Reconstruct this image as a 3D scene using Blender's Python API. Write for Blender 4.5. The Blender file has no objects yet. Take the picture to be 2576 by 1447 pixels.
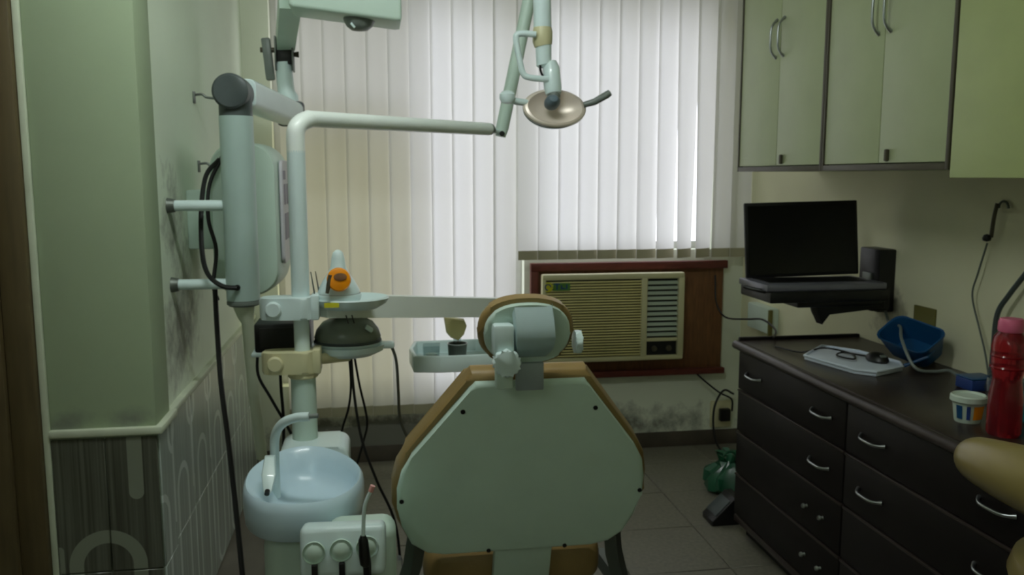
import bpy, bmesh, math, random
from mathutils import Vector, Matrix, Euler
random.seed(7)
PI = math.pi
scn = bpy.context.scene
COL = scn.collection

# ------------------------------------------------------------------ camera
TH, PT = math.radians(9.0), math.radians(7.5)
Fw = Vector((math.sin(TH)*math.cos(PT), math.cos(TH)*math.cos(PT), -math.sin(PT)))
Rt = Vector((math.cos(TH), -math.sin(TH), 0)); Up = Rt.cross(Fw)
cd = bpy.data.cameras.new('camera'); cam = bpy.data.objects.new('camera', cd); COL.objects.link(cam)
cd.sensor_fit = 'HORIZONTAL'; cd.sensor_width = 36; cd.lens = 2150/2576*36; cd.clip_start = .02
cd.dof.use_dof = True; cd.dof.focus_distance = .6; cd.dof.aperture_fstop = 22     # the phone missed focus: everything a little soft
M = Matrix.Identity(4)
for i in range(3):
    M[i][0], M[i][1], M[i][2] = Rt[i], Up[i], -Fw[i]
M[0][3], M[1][3], M[2][3] = 0, 0, 1.5
cam.matrix_world = M
scn.camera = cam

# ------------------------------------------------------------------ sky and exposure
SKY = 6.0
w = bpy.data.worlds.new('sky'); scn.world = w; w.use_nodes = True
bg = w.node_tree.nodes['Background']; bg.inputs[0].default_value = (.85, .88, 1.0, 1); bg.inputs[1].default_value = SKY
scn.view_settings.view_transform = 'Standard'; scn.view_settings.look = 'None'
scn.view_settings.gamma = 1; scn.view_settings.use_curve_mapping = False
scn.view_settings.exposure = -0.1
def portal(name, x0, x1, z0, z1, y=4.60):
    l = bpy.data.lights.new(name, 'AREA'); l.shape = 'RECTANGLE'; l.size = x1-x0; l.size_y = z1-z0
    l.cycles.is_portal = True
    o = bpy.data.objects.new(name, l); COL.objects.link(o)
    o.location = ((x0+x1)/2, y, (z0+z1)/2); o.rotation_euler = (-PI/2, 0, 0)
W1 = (.82, 1.80, 1.10, 2.45)      # window openings: x0, x1, z0, z1
W2 = (-.50, .765, .42, 2.45)
portal('portal', *W1); portal('portal', *W2)

# ------------------------------------------------------------------ materials
def nt(name):
    m = bpy.data.materials.new(name); m.use_nodes = True
    return m, m.node_tree.nodes, m.node_tree.links, m.node_tree.nodes['Principled BSDF']
def lin(c): return tuple(((v/12.92) if v <= .04045 else ((v+.055)/1.055)**2.4) for v in c)
def mat(name, col, rough=.5, metal=0, var=.06, scale=9., bump=0., bscale=60., trans=0, ior=1.45, stretch=None, coat=0, spec=None):
    """plain coloured surface (srgb colour) with a little uneven tone"""
    m, N, L, b = nt(name); c = lin(col)
    b.inputs['Roughness'].default_value = rough; b.inputs['Metallic'].default_value = metal
    b.inputs['Transmission Weight'].default_value = trans; b.inputs['IOR'].default_value = ior
    b.inputs['Coat Weight'].default_value = coat
    if spec is not None: b.inputs['Specular IOR Level'].default_value = spec
    tc = N.new('ShaderNodeTexCoord'); src = tc.outputs['Object']
    if stretch:
        mp = N.new('ShaderNodeMapping'); mp.inputs['Scale'].default_value = stretch; L.new(src, mp.inputs[0]); src = mp.outputs[0]
    n = N.new('ShaderNodeTexNoise'); n.inputs['Scale'].default_value = scale; n.inputs['Detail'].default_value = 5
    L.new(src, n.inputs['Vector'])
    r = N.new('ShaderNodeValToRGB'); L.new(n.outputs['Fac'], r.inputs[0])
    r.color_ramp.elements[0].position = .3; r.color_ramp.elements[1].position = .7
    r.color_ramp.elements[0].color = tuple(v*(1-var) for v in c)+(1,)
    r.color_ramp.elements[1].color = tuple(min(1, v*(1+var)) for v in c)+(1,)
    L.new(r.outputs[0], b.inputs['Base Color'])
    if bump:
        n2 = N.new('ShaderNodeTexNoise'); n2.inputs['Scale'].default_value = bscale; L.new(src, n2.inputs['Vector'])
        bp = N.new('ShaderNodeBump'); bp.inputs['Strength'].default_value = bump; bp.inputs['Distance'].default_value = .01
        L.new(n2.outputs['Fac'], bp.inputs['Height']); L.new(bp.outputs[0], b.inputs['Normal'])
    return m
def math_node(N, L, op, a, b=None, c=None):
    n = N.new('ShaderNodeMath'); n.operation = op
    for i, v in enumerate((a, b, c)):
        if v is None: continue
        if isinstance(v, (int, float)): n.inputs[i].default_value = v
        else: L.new(v, n.inputs[i])
    return n.outputs[0]
def stained_wall(name, col, stain, boxes, rough=.8):
    """painted plaster; damp, peeling patches inside given soft world-space boxes (cx,cy,cz,rx,ry,rz)"""
    m, N, L, b = nt(name); b.inputs['Roughness'].default_value = rough
    g = N.new('ShaderNodeNewGeometry'); pos = g.outputs['Position']
    n0 = N.new('ShaderNodeTexNoise'); n0.inputs['Scale'].default_value = 3; n0.inputs['Detail'].default_value = 4; L.new(pos, n0.inputs['Vector'])
    r0 = N.new('ShaderNodeValToRGB'); c = lin(col); L.new(n0.outputs['Fac'], r0.inputs[0])
    r0.color_ramp.elements[0].color = tuple(v*.93 for v in c)+(1,); r0.color_ramp.elements[1].color = tuple(min(1, v*1.05) for v in c)+(1,)
    n = N.new('ShaderNodeTexNoise'); n.inputs['Scale'].default_value = 11; n.inputs['Detail'].default_value = 7; n.inputs['Roughness'].default_value = .65
    mp = N.new('ShaderNodeMapping'); mp.inputs['Scale'].default_value = (.8, .8, .8); L.new(pos, mp.inputs[0]); L.new(mp.outputs[0], n.inputs['Vector'])
    tot = None
    for cx, cy, cz, rx, ry, rz, k in boxes:
        v = N.new('ShaderNodeVectorMath'); v.operation = 'SUBTRACT'; L.new(pos, v.inputs[0]); v.inputs[1].default_value = (cx, cy, cz)
        v2 = N.new('ShaderNodeVectorMath'); v2.operation = 'DIVIDE'; L.new(v.outputs[0], v2.inputs[0]); v2.inputs[1].default_value = (rx, ry, rz)
        v3 = N.new('ShaderNodeVectorMath'); v3.operation = 'LENGTH'; L.new(v2.outputs[0], v3.inputs[0])
        f = math_node(N, L, 'SUBTRACT', 1.0, v3.outputs['Value']); f = math_node(N, L, 'MULTIPLY', f, k)
        f = math_node(N, L, 'MAXIMUM', f, -.5)
        tot = f if tot is None else math_node(N, L, 'MAXIMUM', tot, f)
    if tot is not None:
        s = math_node(N, L, 'ADD', math_node(N, L, 'MULTIPLY', tot, .55), n.outputs['Fac'])
        r = N.new('ShaderNodeValToRGB'); L.new(s, r.inputs[0]); r.color_ramp.elements[0].position = .58; r.color_ramp.elements[1].position = .92
        mx = N.new('ShaderNodeMix'); mx.data_type = 'RGBA'; L.new(r.outputs[0], mx.inputs['Factor'])
        L.new(r0.outputs[0], mx.inputs['A']); mx.inputs['B'].default_value = lin(stain)+(1,)
        L.new(mx.outputs['Result'], b.inputs['Base Color'])
    else: L.new(r0.outputs[0], b.inputs['Base Color'])
    bp = N.new('ShaderNodeBump'); bp.inputs['Strength'].default_value = .15; bp.inputs['Distance'].default_value = .01
    L.new(n.outputs['Fac'], bp.inputs['Height']); L.new(bp.outputs[0], b.inputs['Normal'])
    return m
def tile_mat(name, axis, dark, light, shapes, tk=.019):
    """glazed tile printed with fine vertical streaks, stadium rings and round-ended bars (world u along the wall, v up)"""
    m, N, L, b = nt(name); b.inputs['Roughness'].default_value = .22
    g = N.new('ShaderNodeNewGeometry'); sp = N.new('ShaderNodeSeparateXYZ'); L.new(g.outputs['Position'], sp.inputs[0])
    u = sp.outputs[axis]; v = sp.outputs['Z']
    A = lambda op, *a: math_node(N, L, op, *a)
    def stadium(uc, vc, h, r, pu, pv):
        uu = A('PINGPONG', A('SUBTRACT', u, uc), pu/2)
        vv = A('PINGPONG', A('SUBTRACT', v, vc), pv/2)
        vv = A('MAXIMUM', A('SUBTRACT', vv, h), 0.0)
        return A('SUBTRACT', A('SQRT', A('ADD', A('MULTIPLY', uu, uu), A('MULTIPLY', vv, vv))), r)
    shape = None
    for kind, uc, vc, h, r_, pu, pv in shapes:
        d = stadium(uc, vc, h, r_, pu, pv)
        d = A('LESS_THAN', A('ABSOLUTE', d), tk) if kind == 'ring' else A('LESS_THAN', d, 0.0)
        shape = d if shape is None else A('MAXIMUM', shape, d)
    cmb = N.new('ShaderNodeCombineXYZ'); L.new(A('MULTIPLY', u, 95.), cmb.inputs[0]); L.new(A('MULTIPLY', v, 1.3), cmb.inputs[1])
    n = N.new('ShaderNodeTexNoise'); n.inputs['Scale'].default_value = 1; n.inputs['Detail'].default_value = 3; L.new(cmb.outputs[0], n.inputs['Vector'])
    r = N.new('ShaderNodeValToRGB'); L.new(n.outputs['Fac'], r.inputs[0]); d = lin(dark); l = lin(light)
    r.color_ramp.elements[0].position = .35; r.color_ramp.elements[1].position = .72
    r.color_ramp.elements[0].color = d+(1,); r.color_ramp.elements[1].color = tuple(d[i]*.55+l[i]*.45 for i in range(3))+(1,)
    mx = N.new('ShaderNodeMix'); mx.data_type = 'RGBA'; L.new(shape, mx.inputs['Factor']); L.new(r.outputs[0], mx.inputs['A'])
    mx.inputs['B'].default_value = l+(1,); L.new(mx.outputs['Result'], b.inputs['Base Color'])
    return m
def blind_mat(name, col, tr):
    m, N, L, b = nt(name)
    N.remove(b); out = N['Material Output']; c = lin(col)
    df = N.new('ShaderNodeBsdfDiffuse'); tl = N.new('ShaderNodeBsdfTranslucent'); mx = N.new('ShaderNodeMixShader')
    tc = N.new('ShaderNodeTexCoord'); wv = N.new('ShaderNodeTexNoise'); mp = N.new('ShaderNodeMapping'); mp.inputs['Scale'].default_value = (60, 60, 400)
    L.new(tc.outputs['Object'], mp.inputs[0]); L.new(mp.outputs[0], wv.inputs['Vector'])
    r = N.new('ShaderNodeValToRGB'); L.new(wv.outputs['Fac'], r.inputs[0])
    r.color_ramp.elements[0].color = tuple(v*.92 for v in c)+(1,); r.color_ramp.elements[1].color = c+(1,)
    L.new(r.outputs[0], df.inputs[0]); L.new(r.outputs[0], tl.inputs[0]); mx.inputs[0].default_value = tr
    L.new(df.outputs[0], mx.inputs[1]); L.new(tl.outputs[0], mx.inputs[2]); L.new(mx.outputs[0], out.inputs[0])
    return m
def glass_mat(name, col=(1, 1, 1), k=.1):
    m, N, L, b = nt(name); N.remove(b); out = N['Material Output']
    t = N.new('ShaderNodeBsdfTransparent'); t.inputs[0].default_value = col+(1,)
    g = N.new('ShaderNodeBsdfGlossy'); g.inputs['Roughness'].default_value = .03
    mx = N.new('ShaderNodeMixShader'); mx.inputs[0].default_value = k
    L.new(t.outputs[0], mx.inputs[1]); L.new(g.outputs[0], mx.inputs[2]); L.new(mx.outputs[0], out.inputs[0])
    return m
def emit(name, col, s):
    m, N, L, b = nt(name); b.inputs['Emission Color'].default_value = col+(1,); b.inputs['Emission Strength'].default_value = s
    return m
Mt = dict(
    wall=stained_wall('wall_paint', (.88, .90, .82), (.44, .44, .40), [(1.2, 4.42, .12, .9, .3, .17, .9), (.1, 4.42, .12, .9, .3, .22, 1.5)]),
    wall_l=stained_wall('wall_paint_damp', (.90, .94, .86), (.54, .55, .50), [(-.63, 2.85, 1.02, .1, .34, .24, .9), (-.63, 2.82, 1.33, .1, .22, .24, .7)]),
    wall_r=stained_wall('wall_paint_right', (.90, .89, .76), (.50, .47, .40), [(1.97, 3.05, .98, .1, .16, .16, .8)]),
    pillar=stained_wall('pillar_paint', (.62, .68, .56), (.52, .55, .49), [(-.85, 2.44, .82, .10, .1, .06, .75), (-.68, 2.44, .83, .10, .1, .05, .8)]),
    sky_block=mat('sky_block_render', (.50, .49, .40), .9),
    ceil=mat('ceiling_paint', (.82, .83, .78), .9),
    floor=mat('floor_stone', (.455, .44, .39), .42, var=.16, scale=60),
    grout=mat('floor_joint', (.42, .40, .36), .8),
    tile_l=tile_mat('tile_glaze', 'Y', (.64, .68, .65), (.84, .88, .86), [('ring', 2.74, .30, .22, .070, .30, 1.4), ('bar', 2.89, .70, .22, .016, .30, 1.4), ('bar', 2.60, .2, .30, .008, .30, 1.4), ('ring', 2.59, .86, .12, .05, .30, 1.4)], .011),
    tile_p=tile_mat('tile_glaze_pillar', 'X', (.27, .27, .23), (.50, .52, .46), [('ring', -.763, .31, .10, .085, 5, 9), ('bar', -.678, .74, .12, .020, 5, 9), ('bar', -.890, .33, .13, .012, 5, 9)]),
    ledge=mat('ledge_plaster', (.80, .83, .74), .6, var=.1),
    skirt=mat('skirting_dark', (.30, .27, .23), .6, var=.2),
    door=mat('door_wood', (.33, .28, .18), .5, var=.15, stretch=(6, 6, .6)),
    white=mat('enamel_white', (.86, .93, .93), .32, var=.02, coat=.2),
    offw=mat('shell_offwhite', (.78, .86, .81), .38, var=.03),
    lilac=mat('label_panel', (.80, .79, .82), .4),
    label=mat('label_ink', (.52, .49, .55), .5),
    grey=mat('dark_grey_plastic', (.26, .29, .29), .45),
    midg=mat('mid_grey_plastic', (.45, .48, .46), .4),
    bluegrey=mat('blue_grey_cap', (.36, .42, .46), .35),
    domeg=mat('dome_grey', (.46, .49, .44), .22),
    bluew=mat('bowl_enamel', (.82, .91, .96), .25, var=.02, coat=.2),
    shellw=mat('back_shell_plastic', (.84, .93, .88), .36, var=.03),
    arm=mat('arm_enamel', (.95, .98, .96), .3, var=.02, coat=.2),
    colw=mat('column_enamel', (.68, .76, .74), .34, var=.02),
    slide=mat('brushed_steel', (.62, .66, .68), .35, metal=.3),
    steel=mat('steel', (.66, .68, .68), .28, metal=1, var=.05),
    dull=mat('dull_metal', (.42, .44, .42), .45, metal=.7),
    black=mat('black_plastic', (.05, .05, .05), .4),
    cable=mat('black_cable', (.045, .045, .04), .5),
    tan=mat('tan_vinyl', (.57, .47, .29), .38, var=.06, bump=.08, bscale=250),
    tan2=mat('pale_tan_vinyl', (.50, .44, .25), .30, var=.06),
    blue=mat('blue_plastic', (.08, .28, .46), .35),
    cab=mat('cabinet_laminate', (.70, .74, .58), .42, var=.03),
    cab2=mat('cabinet_laminate_green', (.69, .74, .49), .42, var=.03),
    edge=mat('cabinet_edge', (.30, .28, .22), .5),
    wood=mat('dark_wood', (.07, .05, .047), .5, spec=.3, var=.2, stretch=(4, .8, 12)),
    top=mat('worktop_laminate', (.19, .15, .13), .30, var=.25, scale=14),
    rail=mat('dark_wood_edge', (.20, .165, .155), .32),
    brown=mat('brown_board', (.44, .29, .17), .6, var=.25, stretch=(8, 8, 1.2)),
    brown2=mat('brown_frame_wood', (.36, .15, .11), .55, var=.2, stretch=(2, 8, 8)),
    cream=mat('cream_plastic', (.82, .80, .64), .4, var=.02),
    grille=mat('grille_plastic', (.86, .82, .58), .45),
    dark=mat('dark_recess', (.10, .10, .08), .7),
    vane=mat('vane_plastic', (.72, .77, .70), .4),
    yellow=mat('sticker_yellow', (.80, .78, .18), .5), navy=mat('sticker_blue', (.14, .24, .50), .5), green=mat('sticker_green', (.35, .52, .25), .5),
    blind=blind_mat('blind_fabric', (.92, .915, .90), .42),
    hem=blind_mat('blind_hem', (.70, .68, .58), .12),
    glass=glass_mat('window_glass'), clear=glass_mat('clear_plastic', (.86, .9, .9), .16),
    dim_low=glass_mat('dimming_glass', (.62, .60, .47)), dim_top=glass_mat('dimming_glass_top', (.70, .69, .66)),  # added darker panes, unseen, that dim the light behind the left blind
    alum=mat('window_frame_paint', (.80, .80, .78), .4),
    orange=mat('orange_shield', (.95, .58, .05), .25), pinkcap=mat('pink_cap', (.86, .42, .55), .35),
    bottle=mat('red_bottle', (.74, .17, .22), .15, trans=.75, var=.1), tea=mat('teal_plastic', (.10, .45, .46), .3),
    tubw=mat('tub_white', (.80, .86, .80), .4), cr=mat('cream_bottle', (.95, .90, .66), .4),
    gbag=mat('green_bag', (.18, .42, .30), .25, trans=.35), paper=mat('white_plastic_tray', (.86, .90, .95), .35),
    pinkt=mat('ejector_tip', (.86, .62, .60), .4), olive=mat('olive_card', (.42, .40, .20), .6),
    mirror=mat('lamp_reflector', (.93, .88, .83), .38, metal=.25, var=.05), peach=mat('lamp_peach', (.82, .78, .72), .3),
    screen=mat('laptop_screen', (.02, .022, .022), .25), lap=mat('laptop_body', (.46, .46, .50), .32, metal=.4),
    tube=emit('fill_tube_glow', (.88, 1.0, .93), 30.0), tube2=emit('added_ceiling_glow', (.93, 1.0, .97), 116.0),  # both tubes are added light sources out of view
)

# ------------------------------------------------------------------ mesh helpers
WL = {}
class MB:
    def __init__(s): s.bm = bmesh.new()
    def box(s, x0, x1, y0, y1, z0, z1, bev=0., rot=None, seg=2):
        b = bmesh.new(); bmesh.ops.create_cube(b, size=1)
        bmesh.ops.scale(b, vec=(abs(x1-x0), abs(y1-y0), abs(z1-z0)), verts=b.verts)
        if bev: bmesh.ops.bevel(b, geom=list(b.edges), offset=bev, segments=seg, profile=.5, affect='EDGES')
        if rot: bmesh.ops.rotate(b, cent=(0, 0, 0), matrix=Euler(rot).to_matrix(), verts=b.verts)
        bmesh.ops.translate(b, vec=((x0+x1)/2, (y0+y1)/2, (z0+z1)/2), verts=b.verts)
        return s.merge(b)
    def merge(s, b):
        me = bpy.data.meshes.new('t'); b.to_mesh(me); b.free(); s.bm.from_mesh(me); bpy.data.meshes.remove(me); return s
    def tube(s, pts, r, seg=12, cap=True, sq=False):
        """swept tube through pts; r number or list; sq = square section (half size r)"""
        pts = [Vector(p) for p in pts]; n = len(pts)
        rs = r if isinstance(r, (list, tuple)) else [r]*n
        rings = []; prev = None
        for i, p in enumerate(pts):
            t = ((pts[min(i+1, n-1)]-p).normalized() + (p-pts[max(i-1, 0)]).normalized())
            t = t.normalized() if t.length > 1e-6 else Vector((0, 0, 1))
            if prev is None:
                a = t.cross(Vector((0, 0, 1)));
                if a.length < .05: a = t.cross(Vector((0, 1, 0)))
                a.normalize()
            else:
                a = prev-t*prev.dot(t); a.normalize()
            prev = a; b = t.cross(a)
            k = 4 if sq else seg
            ring = []
            for j in range(k):
                th = 2*PI*j/k+(PI/4 if sq else 0); m = rs[i]*(1.4142 if sq else 1)
                ring.append(s.bm.verts.new(p+a*math.cos(th)*m+b*math.sin(th)*m))
            rings.append(ring)
        k = len(rings[0])
        for i in range(n-1):
            for j in range(k): s.bm.faces.new((rings[i][j], rings[i][(j+1) % k], rings[i+1][(j+1) % k], rings[i+1][j]))
        if cap:
            s.bm.faces.new(rings[0][::-1]); s.bm.faces.new(rings[-1])
        return s
    def cyl(s, p0, p1, r0, r1=None, seg=28, bev=0.):
        p0, p1 = Vector(p0), Vector(p1); r1 = r0 if r1 is None else r1
        if bev:
            d = (p1-p0).normalized()*bev
            return s.tube([p0, p0+d, p1-d, p1], [r0-bev, r0, r1, r1-bev], seg)
        return s.tube([p0, p1], [r0, r1], seg)
    def lathe(s, c, prof, seg=32, sx=1., sy=1., rot=None):
        """prof = (radius, height) list about the z axis at c"""
        b = bmesh.new(); rings = []
        for r, z in prof:
            if r < 1e-5: rings.append([b.verts.new((0, 0, z))])
            else: rings.append([b.verts.new((r*sx*math.cos(2*PI*j/seg), r*sy*math.sin(2*PI*j/seg), z)) for j in range(seg)])
        for a, q in zip(rings, rings[1:]):
            for j in range(seg):
                A0, A1 = a[j % len(a)], a[(j+1) % len(a)]; B0, B1 = q[j % len(q)], q[(j+1) % len(q)]
                f = []
                for v in (A0, A1, B1, B0):
                    if v not in f: f.append(v)
                if len(f) >= 3: b.faces.new(f)
        if rot: bmesh.ops.rotate(b, cent=(0, 0, 0), matrix=Euler(rot).to_matrix(), verts=b.verts)
        bmesh.ops.translate(b, vec=c, verts=b.verts)
        return s.merge(b)
    def prism(s, pts, d, bev=0., seg=3):
        """closed 3D outline pts pushed along vector d, edges of both faces rounded"""
        b = bmesh.new(); d = Vector(d)
        v0 = [b.verts.new(Vector(p)) for p in pts]; v1 = [b.verts.new(Vector(p)+d) for p in pts]
        n = len(pts); f0 = b.faces.new(v0); f1 = b.faces.new(v1[::-1])
        for i in range(n): b.faces.new((v0[i], v1[i], v1[(i+1) % n], v0[(i+1) % n]))
        if bev: bmesh.ops.bevel(b, geom=list(f0.edges)+list(f1.edges), offset=bev, segments=seg, profile=.5, affect='EDGES')
        return s.merge(b)
    def quad(s, *p):
        s.bm.faces.new([s.bm.verts.new(Vector(q)) for q in p]); return s
    def mesh(s, name, m, origin=(0, 0, 0), smooth=True, angle=38):
        bmesh.ops.recalc_face_normals(s.bm, faces=s.bm.faces)
        o = Vector(origin)
        for v in s.bm.verts: v.co -= o
        me = bpy.data.meshes.new(name); s.bm.to_mesh(me); s.bm.free()
        me.materials.append(Mt[m] if isinstance(m, str) else m)
        if smooth:
            me.shade_smooth(); me.set_sharp_from_angle(angle=math.radians(angle))
        return me
    def build(s, name, m, parent=None, origin=None, smooth=True, angle=38):
        if origin is None:
            if parent: origin = WL[parent.name]
            else:
                xs = [v.co for v in s.bm.verts]
                lo = [min(v[i] for v in xs) for i in range(3)]; hi = [max(v[i] for v in xs) for i in range(3)]
                origin = ((lo[0]+hi[0])/2, (lo[1]+hi[1])/2, lo[2])
        return put(name, s.mesh(name, m, origin, smooth, angle), parent, origin)
def put(name, me, parent=None, loc=(0, 0, 0)):
    o = bpy.data.objects.new(name, me); COL.objects.link(o); loc = Vector(loc)
    WL[o.name] = loc
    if parent: o.parent = parent; o.location = loc-WL[parent.name]
    else: o.location = loc
    return o
def tag(o, label, cat, group=None):
    o['label'] = label; o['category'] = cat
    if group: o['group'] = group
    return o
def thing(name, label, cat, loc, group=None):
    o = put(name, None, None, loc); o.empty_display_size = .05
    return tag(o, label, cat, group)
def struct(o, label=None):
    o['kind'] = 'structure'
    if label: o['label'] = label
    return o
def arc(c, r, a0, a1, n, ax, ay):
    c = Vector(c); ax = Vector(ax); ay = Vector(ay)
    return [c+ax*r*math.cos(math.radians(a0+(a1-a0)*i/n))+ay*r*math.sin(math.radians(a0+(a1-a0)*i/n)) for i in range(n+1)]
def spline(pts, n=6):
    P = [Vector(p) for p in pts]; P = [P[0]*2-P[1]]+P+[P[-1]*2-P[-2]]; out = []
    for i in range(1, len(P)-2):
        for k in range(n):
            t = k/n; a, b, c, d = P[i-1], P[i], P[i+1], P[i+2]
            out.append(.5*((2*b)+(c-a)*t+(2*a-5*b+4*c-d)*t*t+(3*b-3*c+d-a)*t*t*t))
    out.append(P[-2]); return out
def roundrect(x0, x1, z0, z1, r, n=6):
    pts = []
    for cx, cz, a in ((x1-r, z1-r, 0), (x0+r, z1-r, 90), (x0+r, z0+r, 180), (x1-r, z0+r, 270)):
        for i in range(n+1):
            t = math.radians(a+90*i/n); pts.append((cx+r*math.cos(t), cz+r*math.sin(t)))
    return pts
def cable(name, label, pts, r, m='cable', cat='cable', seg=8, n=6, group=None):
    return tag(MB().tube(spline(pts, n), r, seg).build(name, m), label, cat, group)

# ------------------------------------------------------------------ room shell
XL, XR, YB, YN, ZC = -.63, 1.985, 4.42, -1.3, 2.75
fl = struct(MB().box(-1.4, XR+.1, YN-.1, YB+.2, -.12, -.006).build('floor', 'grout', origin=(0, 0, 0)))
tm = MB().box(-.198, .198, -.198, .198, -.02, .0, .002, seg=1).mesh('floor_tile', 'floor')
for i in range(7):
    for j in range(9):
        x, y = -.48+.4*i, 1.15+.4*j
        if x-.2 < XL: continue
        put('floor_tile', tm, fl, (x, y, 0))
x = -.74
struct(MB().box(-1.4, XR+.1, YN-.1, YB+.2, ZC, ZC+.1).build('ceiling', 'ceil'))
def holed_wall(xs, zs, holes, y0, y1):
    b = MB()
    def inside(x, z): return any(h[0] < x < h[1] and h[2] < z < h[3] for h in holes)
    for i in range(len(xs)-1):
        for j in range(len(zs)-1):
            a, c, e, g = xs[i], xs[i+1], zs[j], zs[j+1]
            if inside((a+c)/2, (e+g)/2): continue
            for y in (y0, y1): b.quad((a, y, e), (c, y, e), (c, y, g), (a, y, g))
            def side(dx, dz):
                mx, mz = (a+c)/2+dx, (e+g)/2+dz
                return inside(mx, mz)
            if i+1 < len(xs)-1 and inside((xs[i+1]+xs[i+2])/2, (e+g)/2): b.quad((c, y0, e), (c, y1, e), (c, y1, g), (c, y0, g))
            if i > 0 and inside((xs[i-1]+xs[i])/2, (e+g)/2): b.quad((a, y0, e), (a, y1, e), (a, y1, g), (a, y0, g))
            if j+1 < len(zs)-1 and inside((a+c)/2, (zs[j+1]+zs[j+2])/2): b.quad((a, y0, g), (c, y0, g), (c, y1, g), (a, y1, g))
            if j > 0 and inside((a+c)/2, (zs[j-1]+zs[j])/2): b.quad((a, y0, e), (c, y0, e), (c, y1, e), (a, y1, e))
    bmesh.ops.remove_doubles(b.bm, verts=b.bm.verts, dist=1e-5)
    return b
struct(holed_wall([-1.4, W2[0], W2[1], W1[0], W1[1], XR+.1], [-.1, W2[2], W1[2], W1[3], ZC+.1], [W1, W2], YB, YB+.16).build('wall_back', 'wall', smooth=False))
struct(MB().box(XR, XR+.1, YN-.1, YB, -.1, ZC+.1).build('wall_right', 'wall_r'))
wl = struct(MB().box(-1.4, XL, 2.58, YB, -.1, ZC+.1).build('wall_left', 'wall_l'))
pil = struct(MB().box(-.895, XL+.012, 2.44, 2.60, -.1, ZC+.1, .006).build('wall_pillar', 'pillar'))
struct(MB().box(-.912, -.895, 2.432, 2.60, 0, ZC, .003).build('trim_1', 'ledge'))
struct(MB().box(-1.4, XR+.1, YN-.1, YN, -.1, ZC+.1).build('wall_near', 'wall'))
struct(MB().box(-1.5, -1.3, YN, 2.44, -.1, ZC+.1).build('wall_left_near', 'door'))
# brown door leaf standing open beside the pillar
d = struct(put('door_1', None, None, (-1.1, 2.43, 0)), 'dark brown wooden door edge beside the green pillar')
MB().box(-1.30, -.985, 2.40, 2.45, 0, 2.2, .004).build('door_leaf', 'door', d)
MB().box(-.985, -.913, 2.415, 2.50, 0, 2.3, .006).build('door_jamb', 'door', d)
# tiled dado with plaster ledge
LZ = .785
tl = MB().box(0, .008, 0, .296, 0, .386, .002, seg=1).mesh('tile', 'tile_l')
for i in range(6):
    for j in range(2): put('tile', tl, wl, (XL, 2.605+.3*i, .004+.389*j))
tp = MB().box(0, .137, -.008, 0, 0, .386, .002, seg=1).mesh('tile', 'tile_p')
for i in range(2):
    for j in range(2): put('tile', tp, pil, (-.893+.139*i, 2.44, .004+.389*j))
ts = MB().box(0, .006, 0, .150, 0, .386, .002, seg=1).mesh('tile', 'tile_l')
for j in range(2): put('tile', ts, pil, (XL+.012, 2.445, .004+.389*j))
struct(MB().box(-.895, XL+.030, 2.425, 2.62, LZ, LZ+.022, .005).build('trim_2', 'ledge'))
struct(MB().box(XL-.01, XL+.020, 2.62, YB, LZ, LZ+.022, .005).build('trim_3', 'ledge'))
struct(MB().box(XL+.01, XR, YB-.012, YB, 0, .085, .003).build('baseboard_back', 'skirt'))

struct(MB().box(-14, -1.0, 12, 12.5, -3.2, 7.0).build('wall_sky_block', 'sky_block'), 'added building wall outside the window, unseen, blocking part of the sky')  # unseen wall added to hold back some sky light from the left window
struct(MB().box(-12, 14, YB+.2, 30, -3.4, -3.2).build('ground_outside', 'grout'))

# windows
def window(n, w, mull, tints=None):
    x0, x1, z0, z1 = w; y = 4.50
    r = struct(put('window_%d' % n, None, None, ((x0+x1)/2, y, z0)))
    for a in ((x0, x0+.04, z0, z1), (x1-.04, x1, z0, z1), (x0+.04, x1-.04, z0, z0+.04), (x0+.04, x1-.04, z1-.04, z1)):
        MB().box(a[0], a[1], y, y+.05, a[2], a[3], .004).build('frame_bar', 'alum', r)
    xs = [x0+.04]+mull+[x1-.04]
    for m in mull: MB().box(m-.02, m+.02, y+.002, y+.048, z0+.04, z1-.04, .003).build('mullion', 'alum', r)
    for k, (a, b) in enumerate(zip(xs, xs[1:])):
        if tints and tints[k]:
            zm = 1.86
            MB().box(a+.02, b-.02, y+.003, y+.047, zm-.02, zm+.02, .003).build('transom', 'alum', r)
            MB().box(a, b, y+.022, y+.027, z0+.04, zm, 0).build('pane', tints[k][0], r, smooth=False)
            MB().box(a, b, y+.022, y+.027, zm, z1-.04, 0).build('pane', tints[k][1], r, smooth=False)
        else: MB().box(a, b, y+.022, y+.027, z0+.04, z1-.04).build('pane', 'glass', r, smooth=False)
window(1, W1, [1.38]); window(2, W2, [.25], [('dim_low', 'dim_top'), None])  # left panes darkened only to dim the long blind

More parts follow.
